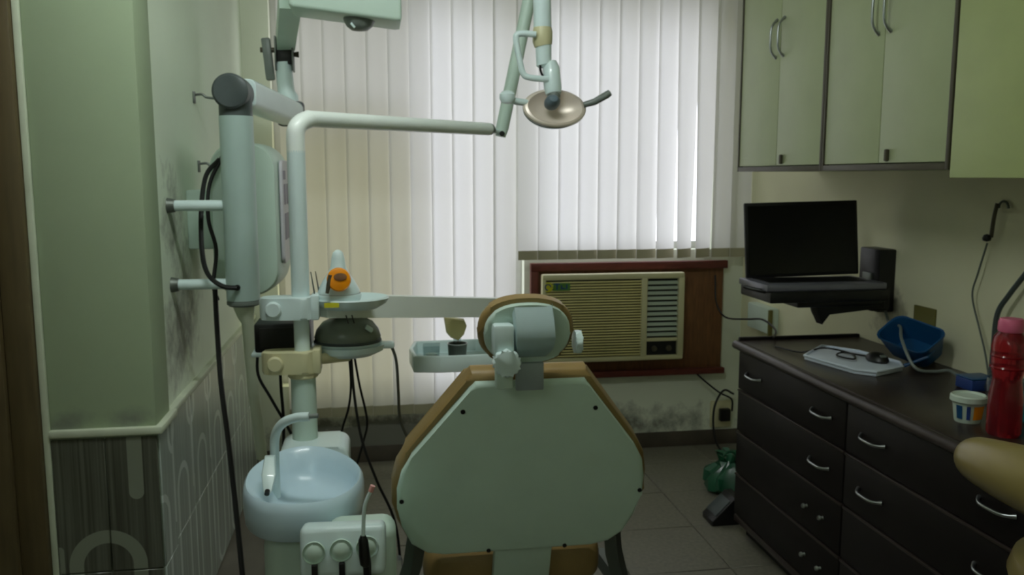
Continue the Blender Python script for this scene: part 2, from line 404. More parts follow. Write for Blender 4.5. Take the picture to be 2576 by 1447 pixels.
# ------------------------------------------------------------------ vertical blinds
def slat_mesh(width, z0, z1, ang0, ang1, m, n=10):
    b = MB(); rows = []
    for i in range(n+1):
        z = z0+(z1-z0)*i/n; t = (1-i/n)**1.6; a = math.radians(ang0+(ang1-ang0)*t)
        row = []
        for k in range(5):
            u = (k/4-.5)*width; bow = .006*(1-(2*k/4-1)**2)
            row.append(b.bm.verts.new((u*math.cos(a)+bow*math.sin(a), u*math.sin(a)-bow*math.cos(a), z)))
        rows.append(row)
    for i in range(n):
        for k in range(4): b.bm.faces.new((rows[i][k], rows[i][k+1], rows[i+1][k+1], rows[i+1][k]))
    return b.mesh('slat', m)
def blind(label, x0, n, pitch, zb, yb, angs, hemh):
    r = thing('vertical_blind', label, 'blind', (x0+n*pitch/2, yb, zb))
    MB().box(x0-.02, x0+n*pitch+.02, yb-.03, yb+.02, 2.56, 2.60, .004).build('head_rail', 'alum', r)
    for i in range(n):
        a0, a1 = angs(i); wd = pitch+.016
        s = put('slat', slat_mesh(wd, 0, 2.56-zb, a0, a1, 'blind'), r, (x0+(i+.5)*pitch, yb, zb))
        if hemh: put('hem_pocket', slat_mesh(wd-.002, .0, hemh, a1, a1, 'hem', 1), s, (x0+(i+.5)*pitch, yb-.004, zb))
    return r
rnd = random.Random(3)
blind('long off-white vertical blind on the left, reaching almost to the floor', -.446, 11, .1044, .272, 4.345,
      lambda i: (7+rnd.uniform(-2, 2), 7+rnd.uniform(-3, 3)), .05)
def ra(i):
    return (8+rnd.uniform(-1.5, 1.5), {6: 15, 7: 22, 8: 33, 9: 31}.get(i, 8+rnd.uniform(-2, 2)))
blind('bright off-white vertical blind ending just above the window air conditioner', .722, 12, .1045, 1.065, 4.330, ra, .048)

# ------------------------------------------------------------------ air conditioner in its brown board
r = thing('wooden_surround', 'reddish brown board and frame around the window air conditioner', 'wood panel', (1.32, 4.41, .42))
MB().box(.80, 1.865, 4.395, 4.42, .425, 1.037, .003).build('board', 'brown', r)
for a in ((.79, 1.875, 1.000, 1.042), (.79, 1.875, .418, .450)): MB().box(a[0], a[1], 4.36, 4.395, a[2], a[3], .004).build('frame_rail', 'brown2', r)
for a in ((.79, .832),): MB().box(a[0], a[1], 4.36, 4.395, .450, 1.000, .004).build('frame_stile', 'brown2', r)
ac = thing('window_air_conditioner', 'cream window air conditioner with ribbed grille set in the brown board', 'air conditioner', (1.22, 4.34, .52))
AX0, AX1, AZ0, AZ1, AY = .838, 1.607, .522, .990, 4.29
MB().box(AX0+.01, AX1-.01, AY+.03, 4.395, AZ0+.01, AZ1-.01, .006).build('casing', 'cream', ac)
for a in ((AX0, AX1, AZ1-.032, AZ1), (AX0, AX1, AZ0, AZ0+.024)): MB().box(a[0], a[1], AY, AY+.04, a[2], a[3], .008).build('bezel_rail', 'cream', ac)
for a in ((AX0, AX0+.020), (1.372, 1.404), (AX1-.032, AX1)): MB().box(a[0], a[1], AY+.001, AY+.04, AZ0+.02, AZ1-.02, .004).build('bezel_stile', 'cream', ac)
MB().box(AX0+.01, AX1-.01, AY+.026, AY+.031, AZ0+.01, AZ1-.01).build('grille_backing', 'dark', ac)
gs = MB().box(-.258, .258, -.007, .007, -.0042, .0042, .0015, rot=(math.radians(-22), 0, 0), seg=1).mesh('grille_slat', 'grille')
for i in range(28): put('grille_slat', gs, ac, (1.115, AY+.013, AZ0+.033+i*.01445))
vs = MB().box(-.085, .085, -.011, .011, -.0032, .0032, .001, rot=(math.radians(38), 0, 0), seg=1).mesh('louver_vane', 'vane')
for i in range(11): put('louver_vane', vs, ac, (1.4895, AY+.016, .658+i*.0278))
MB().box(1.404, 1.575, AY+.004, AY+.03, .622, .640, .003).build('control_rail', 'cream', ac)
MB().box(1.408, 1.570, AY+.018, AY+.024, .548, .620).build('control_panel', 'dark', ac)
for x in (1.45, 1.53): MB().cyl((x, AY+.018, .582), (x, AY+.004, .582), .016, .014, 20, .002).build('control_dial', 'edge', ac)
st = MB().prism([(.868+.026*math.cos(t*PI/8), AY+.002, .925+.026*math.sin(t*PI/8)) for t in range(16)], (0, .004, 0)).build('sticker', 'yellow', ac)
st['label'] = 'yellow and blue energy sticker at the grille corner'
MB().tube([(.868+.015*math.cos(t*PI/6), AY+.0015, .925+.015*math.sin(t*PI/6)) for t in range(10)], .003, 6).build('sticker_swirl', 'navy', st)
MB().box(.896, .985, AY+.002, AY+.005, .905, .945).build('sticker_strip', 'green', st)
for k, (x0, x1, z0, z1) in enumerate(((.900, .930, .938, .944), (.912, .918, .912, .940), (.936, .958, .914, .920), (.936, .942, .918, .934), (.964, .970, .914, .938))):
    MB().box(x0, x1, AY, AY+.003, z0, z1).build('sticker_letter', 'navy', st)
cable('power_cord', 'thin black cord looping down from the brown board to the dark counter', [(1.815, 4.39, .96), (1.805, 4.34, .82), (1.80, 4.2, .76), (1.78, 3.9, .80), (1.72, 3.6, .85), (1.66, 3.35, .85), (1.58, 3.20, .845)], .0045)
cable('power_cord', 'black cord running from under the air conditioner to the low wall socket', [(1.70, 4.39, .44), (1.76, 4.36, .38), (1.85, 4.36, .31), (1.92, 4.36, .27), (1.93, 4.37, .20)], .005)
cable('power_cord', 'black cord hanging in a loop beside the low wall socket', [(1.93, 4.36, .30), (1.86, 4.33, .33), (1.80, 4.30, .26), (1.785, 4.28, .15), (1.80, 4.25, .05), (1.83, 4.2, .01), (1.87, 4.1, .008)], .006)
r = thing('wall_socket', 'low wall socket plate in the corner near the counter end', 'socket', (1.88, 4.41, .10))
MB().box(1.82, 1.94, 4.405, 4.42, .10, .25, .004).build('plate', 'cream', r)
MB().box(1.865, 1.925, 4.37, 4.405, .14, .21, .006).build('plug', 'black', r)

# ------------------------------------------------------------------ wall cupboards
def handle(parent, p, q, out, m='steel', r=.0045):
    """bowed bar handle from p to q standing off along out"""
    p, q, out = Vector(p), Vector(q), Vector(out); pts = []
    for i in range(13):
        t = i/12; pts.append(p.lerp(q, t)+out*(1-(2*t-1)**4))
    b = MB().tube(pts, [r*(1.5 if i in (0, 12) else 1) for i in range(13)], 10)
    return b.build('handle', m, parent)
CX, CZ0, CZ1 = 1.60, 1.515, 2.55
for k, (ya, yb, lb) in enumerate(((2.915, 3.65, 'cream two-door wall cupboard farthest along, next to the blinds'), (2.212, 2.915, 'cream two-door wall cupboard in the middle of the row'))):
    r = thing('wall_cupboard', lb, 'cupboard', (1.78, (ya+yb)/2, CZ0), 'wall cupboards along the right wall')
    MB().box(CX+.020, XR, ya+.001, yb-.001, CZ0, CZ1, .002).build('carcass', 'cab', r)
    for a in ((ya+.001, ya+.017), (yb-.012, yb-.001)): MB().box(CX-.004, CX+.02, a[0], a[1], CZ0, CZ1, .002).build('edge_strip', 'edge', r)
    MB().box(CX-.004, CX+.02, ya+.017, yb-.012, CZ0, CZ0+.020, .002).build('edge_strip', 'edge', r)
    mid = (ya+yb)/2
    for a, b, s in ((ya+.020, mid-.002, 1), (mid+.002, yb-.015, -1)):
        dr = MB().box(CX, CX+.018, a, b, CZ0+.023, CZ1-.01, .002).build('door', 'cab', r)
        hy = mid-s*.032; hz = 2.04 if k == 0 else 2.02
        handle(dr, (CX, hy, hz-.075), (CX, hy, hz+.075), (-.028, 0, 0))
        if s == 1: MB().box(CX-.012, CX, mid-.06, mid-.045, CZ0+.028, CZ0+.066, .004).build('lock', 'edge', dr)
r = thing('wall_cupboard', 'plain yellowish cupboard nearest the camera, cut off by the frame', 'cupboard', (1.78, 1.8, 1.49), 'wall cupboards along the right wall')
MB().box(CX+.015, XR, 1.20, 2.205, 1.495, CZ1, .002).build('carcass', 'cab2', r)
for a, b in ((1.705, 2.203), (1.202, 1.700)): MB().box(CX-.006, CX+.014, a, b, 1.492, CZ1, .003).build('door', 'cab2', r)

# ------------------------------------------------------------------ dark drawer counter
CF, CT = 1.45, .83
r = thing('worktop', 'dark brown laminate worktop with a rounded paler front edge', 'worktop', (1.7, 2.1, CT-.03))
MB().box(CF+.005, XR, .9, 3.245, CT-.03, CT, .003).build('board', 'top', r)
MB().cyl((CF-.008, .9, CT-.017), (CF-.008, 3.25, CT-.017), .017, seg=16).build('front_edge', 'rail', r)
MB().box(CF+.005, XR, 3.243, 3.262, CT-.03, CT+.012, .004).build('end_edge', 'wood', r)
rows = [(.635, .795), (.459, .628), (.281, .452), (.105, .274)]
for k, (ya, yb, lb) in enumerate(((2.42, 3.235, 'far dark wooden drawer unit of the counter, at the window end'), (1.60, 2.418, 'middle dark wooden drawer unit of the counter, below the bottle'), (.92, 1.598, 'near dark wooden drawer unit of the counter, behind the tan stool'))):
    r = thing('drawer_unit', lb, 'drawers', (1.7, (ya+yb)/2, 0), 'drawer units under the worktop')
    MB().box(CF+.02, XR, ya, yb, .07, CT-.03, .002).build('carcass', 'wood', r)
    MB().box(CF+.06, XR, ya, yb, 0, .07).build('plinth', 'dark', r)
    MB().box(CF+.002, CF+.03, ya, yb, .070, .098, .003).build('bottom_rail', 'rail', r)
    for q, (za, zb) in enumerate(rows):
        dr = MB().box(CF, CF+.018, ya+.003, yb-.003, za, zb-.006, .003).build('drawer', 'wood', r)
        MB().box(CF-.003, CF+.012, ya+.003, yb-.003, zb-.005, zb+.003, .002).build('drawer_edge', 'rail', dr)
        c = (ya+yb)/2; hz = (za+zb)/2
        if q < 2:
            for hy in (c+.26, c-.26):
                if k == 0 and q == 1 and hy > c: continue
                handle(dr, (CF, hy-.062, hz), (CF, hy+.062, hz), (-.024, 0, -.004))
        elif k == 0:
            for hy in (2.638, 2.530):
                MB().lathe((CF, hy, hz), [(0, .020), (.007, .018), (.009, .012), (.004, .006), (.006, 0)], 14, rot=(0, -PI/2, 0)).build('knob', 'steel', dr)

# ------------------------------------------------------------------ laptop on its wall arm
r = thing('laptop_mount', 'black swivel tray and arm bolted to the right wall under the laptop', 'wall mount', (1.66, 3.0, 1.02))
MB().box(1.395, 1.86, 2.86, 3.12, 1.040, 1.082, .006).build('tray', 'black', r)
MB().box(1.52, 1.86, 2.90, 3.05, 1.015, 1.040, .006).build('tray_rail', 'black', r)
MB().prism([(1.60, 2.93, 1.04), (1.89, 2.93, 1.04), (1.89, 2.93, 1.00), (1.665, 2.93, .985), (1.64, 2.93, .945), (1.62, 2.93, .985)], (0, .05, 0), .003, 1).build('bracket', 'black', r)
MB().box(1.85, 1.93, 2.96, 3.10, .985, 1.075, .008).build('arm_joint', 'black', r)
MB().box(1.915, XR, 3.02, 3.16, .970, 1.215, .006).build('wall_plate', 'black', r)
MB().box(1.905, 1.916, 3.06, 3.12, 1.06, 1.12, .002).build('bolt_plate', 'dull', r)
lp = thing('laptop', 'open black laptop with a dark screen standing on the wall tray', 'laptop', (1.64, 3.0, 1.082))
MB().box(1.385, 1.855, 2.87, 3.115, 1.082, 1.106, .004).build('base', 'lap', lp)
MB().box(1.42, 1.82, 2.93, 3.07, 1.106, 1.108).build('keyboard', 'black', lp)
lid = MB().box(1.40, 1.868, 3.100, 3.116, 1.108, 1.398, .005, rot=(math.radians(-6), math.radians(-1.2), 0)).build('lid', 'black', lp)
MB().box(1.412, 1.856, 3.097, 3.1005, 1.122, 1.386, .0, rot=(math.radians(-6), math.radians(-1.2), 0)).build('screen', 'screen', lid)
cable('laptop_cable', 'short black cable sticking out left of the laptop tray', [(1.42, 2.9, 1.075), (1.37, 2.92, 1.083), (1.33, 2.95, 1.092)], [.008]*6+[.007]*6+[.003], 'cable')
cable('charger_cable', 'thin white cable from the laptop arm down over the blue tub to the worktop', [(1.93, 3.03, 1.03), (1.92, 2.97, .98), (1.895, 2.90, .945), (1.87, 2.80, .955), (1.80, 2.68, .93), (1.80, 2.60, .85), (1.86, 2.58, .838), (1.90, 2.56, .845), (1.89, 2.48, .838), (1.885, 2.41, .84)], .0055, 'midg')

# white box on wall
r = thing('switch_box', 'pale grey switch box on the right wall beyond the counter end', 'switch box', (1.94, 4.09, .70))
MB().box(1.93, XR, 3.97, 4.22, .705, .835, .006).build('case', 'tubw', r)
MB().box(1.925, 1.945, 3.955, 3.97, .70, .83, .002).build('side_strip', 'olive', r)

# ------------------------------------------------------------------ things on the counter
r = thing('white_tray', 'pale blue-white plastic tray lying flat near the far end of the worktop', 'tray', (1.67, 2.80, CT))
pts = [(1.535, 2.86), (1.69, 3.02), (1.775, 2.90), (1.812, 2.70), (1.775, 2.63), (1.64, 2.57), (1.59, 2.62)]
MB().prism([(x, y, CT) for x, y in pts], (0, 0, .014), .004, 2).build('plate', 'paper', r)
MB().tube([(x, y, CT+.016) for x, y in pts]+[(pts[0][0], pts[0][1], CT+.016)], .005, 8).build('rim', 'paper', r)
ms = thing('computer_mouse', 'small black mouse on the white tray', 'mouse', (1.745, 2.735, CT+.014))
MB().lathe((1.745, 2.735, CT+.014), [(.030, 0), (.034, .008), (.030, .020), (.018, .030), (0, .034)], 20, 1.0, 1.5).build('body', 'black', ms)
MB().cyl((1.735, 2.70, CT+.038), (1.755, 2.70, CT+.038), .006, seg=12).build('wheel', 'midg', ms)
cable('mouse_cable', 'thin black cable curled across the white tray', [(1.73, 2.78, CT+.024), (1.68, 2.85, CT+.024), (1.63, 2.80, CT+.024), (1.66, 2.74, CT+.024), (1.70, 2.83, CT+.024), (1.65, 2.93, CT+.026), (1.57, 2.95, CT+.008), (1.53, 3.08, CT+.005)], .0035)
# blue tub, tipped toward the room
r = thing('blue_tub', 'blue plastic tub tipped on its side against the wall on the worktop', 'tub', (1.86, 2.78, CT))
def tub(b, cx, cy, cz, w, l, h, t, rot):
    q = bmesh.new(); rings = []
    for sc, z in ((.78, 0), (.90, h*.5), (1.0, h), (1.04, h), (1.04, h+.006), (.97, h+.004), (.88, h*.5), (.74, t)):
        rr = roundrect(-w/2*sc, w/2*sc, -l/2*sc, l/2*sc, .035*sc, 4); rings.append([q.verts.new((x, y, z)) for x, y in rr])
    for a, c in zip(rings, rings[1:]):
        n = len(a)
        for i in range(n): q.faces.new((a[i], a[(i+1) % n], c[(i+1) % n], c[i]))
    q.faces.new(rings[0][::-1]); q.faces.new(rings[-1])
    bmesh.ops.rotate(q, cent=(0, 0, 0), matrix=Euler(rot).to_matrix(), verts=q.verts)
    bmesh.ops.translate(q, vec=(cx, cy, cz), verts=q.verts); b.merge(q); return b
tub(MB(), 1.900, 2.74, CT+.040, .13, .21, .085, .006, (math.radians(10), math.radians(-34), math.radians(10))).build('shell', 'blue', r)
MB().tube([(1.80, 2.66, CT+.012), (1.86, 2.62, CT+.05), (1.90, 2.64, CT+.075)], .006, 8).build('handle_rim', 'blue', r)
tag(MB().box(1.975, 1.984, 2.76, 2.88, CT+.0, CT+.19, .001).build('olive_card', 'olive'), 'olive card leaning on the wall behind the blue tub', 'card')
# tall red bottle
r = thing('drink_bottle', 'tall translucent red bottle with a pink cap at the right end of the worktop', 'bottle', (1.60, 1.93, CT))
bx, by = 1.60, 1.93
MB().lathe((bx, by, CT), [(0, 0), (.036, 0), (.041, .008), (.041, .10), (.036, .135), (.034, .15), (.037, .165), (.041, .18), (.040, .195), (.041, .21), (.042, .235), (.038, .258), (.028, .272), (.026, .285), (0, .285)], 32).build('body', 'bottle', r)
MB().lathe((bx, by, CT+.272), [(.029, 0), (.031, .004), (.030, .026), (.026, .034), (0, .036)], 28).build('cap', 'pinkcap', r)
for z in (.18, .21): MB().lathe((bx, by, CT+z), [(.0405, -.004), (.0432, 0), (.0405, .004)], 28).build('grip_ring', 'bottle', r)
# small tub
r = thing('small_tub', 'small round tub with white lid and coloured label in front of the red bottle', 'tub', (1.575, 2.055, CT))
bx, by = 1.590, 2.055
bd = MB().lathe((bx, by, CT), [(0, 0), (.031, 0), (.033, .004), (.040, .058), (0, .058)], 28).build('cup', 'tubw', r)
MB().lathe((bx, by, CT+.056), [(.043, 0), (.0465, .003), (.046, .016), (.042, .020), (.038, .014), (0, .013)], 32).build('lid', 'tubw', r)
for a, wd, m in ((200, 26, 'blue'), (236, 14, 'navy'), (285, 60, 'orange')):
    b = MB()
    for i in range(6):
        t0, t1 = (math.radians(a-wd/2+wd*k/6) for k in (i, i+1))
        b.quad(*[(bx+rr*math.cos(t), by+rr*math.sin(t), CT+z) for t, z, rr in ((t0, .012, .0355), (t1, .012, .0355), (t1, .050, .0402), (t0, .050, .0402))])
    bmesh.ops.remove_doubles(b.bm, verts=b.bm.verts, dist=1e-5); b.build('label', m, bd)
r = thing('blue_box', 'small dark blue box half hidden behind the red bottle', 'box', (1.86, 2.39, CT))
MB().box(1.82, 1.91, 2.34, 2.42, CT, CT+.035, .004).build('carton', 'navy', r)
MB().box(1.82, 1.91, 2.34, 2.42, CT+.035, CT+.040, .002).build('lid', 'blue', r)
r = thing('plastic_pouch', 'crumpled clear plastic pouch behind the red bottle against the wall', 'pouch', (1.85, 2.24, CT))
b = MB().lathe((1.85, 2.24, CT), [(.0, 0), (.05, .0), (.055, .03), (.045, .07), (.025, .10), (.03, .125), (0, .12)], 20, 1.1, .8)
for v in b.bm.verts: v.co += Vector((rnd.uniform(-.006, .006), rnd.uniform(-.006, .006), rnd.uniform(-.004, .004) if v.co.z > CT+.01 else 0))
b.build('film', 'clear', r); MB().lathe((1.85, 2.24, CT+.004), [(.0, 0), (.035, .0), (.04, .03), (.02, .055), (0, .06)], 14).build('contents', 'cream', r)
r = thing('teal_jar', 'teal plastic jar at the right edge behind the red bottle', 'jar', (1.76, 2.0, CT))
MB().lathe((1.765, 2.02, CT), [(0, 0), (.040, 0), (.045, .006), (.045, .085), (.038, .095), (0, .095)], 28).build('body', 'tea', r)
MB().lathe((1.765, 2.02, CT+.09), [(.043, 0), (.044, .018), (.040, .022), (0, .022)], 28).build('lid', 'grey', r)
# right wall bits
r = thing('hanging_tool', 'slim dark hook tool hanging on the right wall under the cupboards', 'tool', (1.97, 2.48, 1.29))
MB().tube(spline([(1.968, 2.475, 1.41), (1.963, 2.48, 1.36), (1.966, 2.49, 1.30)]), .006, 8).build('rod', 'edge', r)
MB().tube(arc((1.975, 2.455, 1.395), .022, 180, 0, 8, (0, -1, 0), (0, 0, 1)), .004, 8).build('hook', 'dull', r)
MB().lathe((1.955, 2.495, 1.285), [(0, 0), (.012, .004), (.014, .012), (.010, .022), (0, .026)], 14).build('knob', 'black', r)
cable('wall_wire', 'thin grey wire hanging in a loop below the hook tool', [(1.962, 2.50, 1.28), (1.960, 2.53, 1.18), (1.960, 2.55, 1.10), (1.955, 2.50, 1.0), (1.95, 2.46, .93), (1.94, 2.42, .85)], .003, 'dull')
cable('green_hose', 'green-grey hose coming down the right wall behind the red bottle', [(1.955, 2.22, 1.32), (1.955, 2.30, 1.22), (1.95, 2.37, 1.13), (1.945, 2.41, 1.06), (1.94, 2.41, .95), (1.93, 2.40, .85)], .008, 'grey')

# ------------------------------------------------------------------ floor things
r = thing('plastic_bag', 'crumpled green plastic bag on the floor by the counter end', 'bag', (1.66, 3.78, 0))
b = MB().lathe((1.66, 3.74, 0), [(0, 0), (.10, 0), (.13, .03), (.12, .08), (.08, .12), (.05, .15), (.07, .18), (0, .16)], 26, 1.0, 1.1)
for v in b.bm.verts:
    if v.co.z > .01: v.co += Vector((rnd.uniform(-.02, .02), rnd.uniform(-.02, .02), rnd.uniform(-.015, .015)))
b.build('film', 'gbag', r, angle=20)
MB().tube(arc((1.64, 3.72, .16), .035, 0, 180, 8, (1, 0, 0), (0, 0, 1)), .006, 6).build('handle', 'gbag', r)
r = thing('foot_pedal', 'black wedge-shaped foot pedal on the floor at the counter corner', 'foot pedal', (1.45, 3.40, 0))
MB().prism([(1.40, 3.33, 0), (1.40, 3.33, .022), (1.50, 3.33, .12), (1.53, 3.33, .12), (1.53, 3.33, 0)], (0, .12, 0), .006, 2).build('housing', 'black', r)
MB().box(1.405, 1.495, 3.34, 3.44, .068, .076, .002, rot=(0, math.radians(-44), 0)).build('tread', 'grey', r)

# ------------------------------------------------------------------ dental chair
ch = thing('dental_chair', 'tan dental chair seen from behind with pale back shell and headrest', 'dental chair', (.34, 2.3, 0))
SL = .36; YZ = 2.248
def cp(x, z, off=0.):
    n = Vector((0, 1, SL)).normalized(); return Vector((x, YZ-SL*z, z))+n*off
half = [(.128, 1.030), (.140, 1.012), (.272, .842), (.296, .800), (.307, .752), (.307, .700), (.296, .640), (.272, .585), (.235, .556), (.190, .546)]
cxm = .342
def outline(grow, off):
    pts = []
    L = [(cxm+x+(grow if x > .15 else grow*.6), z+(grow if z > 1 else (-grow*.4 if z < .57 else 0))) for x, z in half]
    Lm = [(2*cxm-x, z) for x, z in L]
    return [cp(x, z, off) for x, z in L]+[cp(x, z, off) for x, z in Lm[::-1]]
nrm = Vector((0, 1, SL)).normalized()
sh = MB().prism(outline(0, 0), nrm*.022, .011, 4).build('back_shell', 'shellw', ch)
MB().prism(outline(.012, .022), nrm*.055, .020, 4).build('back_cushion', 'tan', ch)
for x, z in ((.187, .962), (.500, .958), (.046, .722), (.640, .715), (.264, .556), (.461, .556)):
    c = cp(x, z, -.001); MB().cyl(c, c-nrm*.003, .0055, seg=12).build('screw', 'black', sh)
MB().prism([cp(x, z, .01) for x, z in ((.282, .56), (.432, .555), (.432, .40), (.282, .40))], nrm*.03, .006, 2).build('back_bracket', 'offw', ch)
MB().box(.105, .585, 2.13, 2.70, .40, .53, .045, seg=4).build('seat_cushion', 'tan', ch)
MB().box(.20, .50, 2.68, 3.35, .40, .50, .035, seg=4).build('leg_rest', 'tan', ch)
MB().box(.20, .49, 2.20, 2.85, .30, .41, .02).build('seat_frame', 'offw', ch)
MB().box(.25, .44, 2.30, 2.65, .06, .31, .02).build('lift_column', 'offw', ch)
MB().box(.14, .55, 2.15, 3.0, 0, .065, .02).build('base_plate', 'offw', ch)
for s in (1, -1):
    a = cxm+s*.258
    MB().tube([(a-.004*s, 2.09, .60), (a+.010*s, 2.11, .50), (a+.045*s, 2.14, .38), (a+.045*s, 2.40, .36)], .0175, sq=True).build('arm_support', 'dull', ch)
    MB().box(min(a+.028*s, a+.05*s), max(a+.028*s, a+.05*s), 2.16, 2.46, .345, .375, .012).build('arm_pad', 'grey', ch)
# headrest
hc = Vector((.326, 1.835, 1.150)); hn = Vector((0, 1, .20)).normalized(); hu = Vector((0, -.20, 1)).normalized(); hx = Vector((1, 0, 0))
def sup(a, b, off, n=40, e=2.4):
    pts = []
    for i in range(n):
        t = 2*PI*i/n; c, s = math.cos(t), math.sin(t)
        pts.append(hc+hx*a*math.copysign(abs(c)**(2/e), c)+hu*b*math.copysign(abs(s)**(2/e), s)+hn*off)
    return pts
MB().prism(sup(.109, .079, .018), hn*.030, .013, 4).build('headrest_cushion', 'tan', ch)
hs = MB().prism(sup(.097, .069, 0), hn*.020, .008, 3).build('headrest_shell', 'offw', ch)
b = MB(); rows = []
for k in range(13):     # curved cover plate, bulging toward the camera
    t = k/12; ang = math.radians(-70+140*t)
    p = hc+hu*(.066-.122*t)-hn*(.062*math.cos(ang*1.15)-.012)
    wd = .0465 if t < .6 else .0465-(t-.6)*.028
    rows.append([b.bm.verts.new(p+hx*(.010+s*wd)) for s in (-1, -.9, .9, 1)])
    if True: rows[-1][0].co += hn*.02; rows[-1][3].co += hn*.02
for k in range(12):
    for j in range(3): b.bm.faces.new((rows[k][j], rows[k][j+1], rows[k+1][j+1], rows[k+1][j]))
bmesh.ops.solidify(b.bm, geom=list(b.bm.faces), thickness=.004)
b.build('cover_plate', 'white', ch, angle=60)
MB().box(.243, .290, 1.79, 1.83, 1.110, 1.180, .008).build('hinge_block', 'white', ch)
kn = MB(); kp = []
kc = Vector((.2715, 1.775, 1.098))
for i in range(48):
    t = 2*PI*i/48; rr = .029+.0022*math.cos(8*t); kp.append(kc+hx*rr*math.cos(t)+Vector((0, 0, 1))*rr*math.sin(t))
kn.prism(kp, (0, .028, 0), .005, 2).build('headrest_knob', 'white', ch)
MB().box(.250, .288, 1.80, 1.828, 1.035, 1.10, .006).build('knob_stem', 'offw', ch)
MB().box(.300, .363, 1.835, 1.850, 1.022, 1.085, .003).build('headrest_slide', 'slide', ch)
kp = [Vector((.437, 1.86, 1.125))+Vector((0, 1, 0))*(.026+.002*math.cos(6*2*PI*i/36))*math.cos(2*PI*i/36)+Vector((0, 0, 1))*(.026+.002*math.cos(12*PI*i/36))*math.sin(2*PI*i/36) for i in range(36)]
MB().prism(kp, (.016, 0, 0), .004, 2).build('side_knob', 'white', ch)

# ------------------------------------------------------------------ dental unit: cuspidor, column, instrument holder
du = thing('dental_unit', 'white spittoon unit with bowl, column and instrument holder left of the chair', 'dental unit', (-.17, 2.2, 0))
MB().box(-.285, -.085, 1.99, 2.44, .0, .66, .05, seg=4).build('body', 'offw', du)
MB().prism([(x, 2.30, z) for x, z in roundrect(-.275, -.088, .58, .765, .028)], (0, .15, 0), .010, 3).build('rear_block', 'white', du)
b = MB(); rings = []; n = 56
bcx, bcy = -.190, 2.105
def outl(t):
    c, s = math.cos(t), math.sin(t); a = .146; e = 2.3
    bb = .175 if s < 0 else .185
    x = a*math.copysign(abs(c)**(2/e), c); y = bb*math.copysign(abs(s)**(2/e), s)
    if y > 0: x *= 1-.30*(y/.185)**1.5; x -= .012*(y/.185)
    return x, y
for sc, z, ox in ((.62, .650, 0), (.84, .652, 0), (.93, .658, 0), (.975, .674, 0), (1.0, .705, 0), (1.0, .738, 0), (.98, .756, 0), (.945, .763, 0), (.90, .757, .001), (.865, .738, .002), (.81, .712, .004), (.70, .692, .008), (.50, .682, .014), (.25, .678, .02), (.08, .677, .022)):
    ring = []
    for i in range(n):
        x, y = outl(2*PI*i/n); tilt = .085*(y*sc)*(1 if z > .66 else .2)
        k = 1.0 if sc > .87 or z < .70 else .94
        zz = z+tilt
        xs = -(x*sc+ox)
        if ox and xs > .055: q_ = min(1, (xs-.055)/.04); zz += (.757+tilt-zz)*q_*q_*(3-2*q_)*.8   # flat deck on the left for the cup filler
        ring.append(b.bm.verts.new((bcx+x*sc+ox, bcy+y*sc*k, zz)))
    rings.append(ring)
for a, c in zip(rings, rings[1:]):
    for i in range(n): b.bm.faces.new((a[i], a[(i+1) % n], c[(i+1) % n], c[i]))
b.bm.faces.new(rings[0][::-1]); b.bm.faces.new(rings[-1])
bowl = b.build('spittoon_bowl', 'bluew', du, angle=70)
MB().lathe((-.165, 2.10, .674), [(0, .006), (.012, .007), (.016, .004), (.016, 0)], 18).build('drain', 'steel', bowl)
MB().tube(spline([(-.262, 2.12, .70), (-.262, 2.12, .80), (-.258, 2.115, .86), (-.238, 2.10, .895), (-.205, 2.09, .911), (-.172, 2.085, .914)]), .0115, 14).build('rinse_pipe', 'white', du)
MB().tube([(-.174, 2.085, .914), (-.150, 2.082, .916)], .006, 12).build('pipe_nozzle', 'midg', du)
cf = MB().prism([(-.280, 2.07, .822), (-.256, 2.07, .822), (-.250, 2.03, .790), (-.256, 1.995, .762), (-.266, 1.985, .752), (-.276, 1.995, .762), (-.284, 2.03, .790)], (0, .026, -.004), .005, 2).build('cup_filler', 'white', du)
MB().cyl((-.266, 1.995, .764), (-.266, 1.984, .760), .006, seg=12).build('filler_jet', 'black', cf)
# column
PX, PY = -.211, 2.40
MB().cyl((PX, PY, .70), (PX, PY, .945), .0355, .0345).build('column', 'offw', du)
MB().cyl((PX, PY, .94), (PX, PY, .962), .042, seg=28, bev=.004).build('column_collar', 'cream', du)
# instrument holder
ih = MB().box(-.178, .006, 1.800, 1.865, .628, .738, .014, rot=(math.radians(-10), 0, math.radians(-3)), seg=3).build('instrument_holder', 'white', du)
for x, z in ((-.148, .692), (-.090, .694), (-.034, .697)):
    c = Vector((x, 1.797+(.738-z)*-.02, z)); 
    MB().lathe(c, [(.0235, .002), (.025, -.001), (.022, -.004), (.014, .003), (0, .004)], 24, 1, 1, rot=(math.radians(80), 0, 0)).build('holster', 'offw', ih)
    MB().box(x-.0055, x+.0075, c.y-.010, c.y+.02, .628, .668, .003).build('hose_slot', 'black', ih)
MB().box(-.125, .030, 1.862, 1.96, .40, .715, .03, seg=4).build('holder_arm', 'offw', du)
MB().box(-.12, .02, 1.94, 2.02, .40, .56, .02).build('holder_link', 'offw', du)
ej = thing('saliva_ejector', 'black-handled saliva ejector tube standing in the right holster', 'ejector', (-.036, 1.78, .60))
MB().tube([(-.042, 1.772, .735), (-.042, 1.772, .725), (-.040, 1.772, .69), (-.038, 1.772, .672), (-.037, 1.772, .665)], [.006, .0105, .012, .012, .007], 16).build('grip', 'black', ej)
MB().tube(spline([(-.042, 1.772, .73), (-.040, 1.772, .77), (-.037, 1.772, .80), (-.030, 1.772, .82), (-.024, 1.772, .832)]), .0042, 10).build('tube', 'white', ej)
MB().tube([(-.024, 1.772, .832), (-.019, 1.772, .845)], .0056, 10).build('tip', 'pinkt', ej)
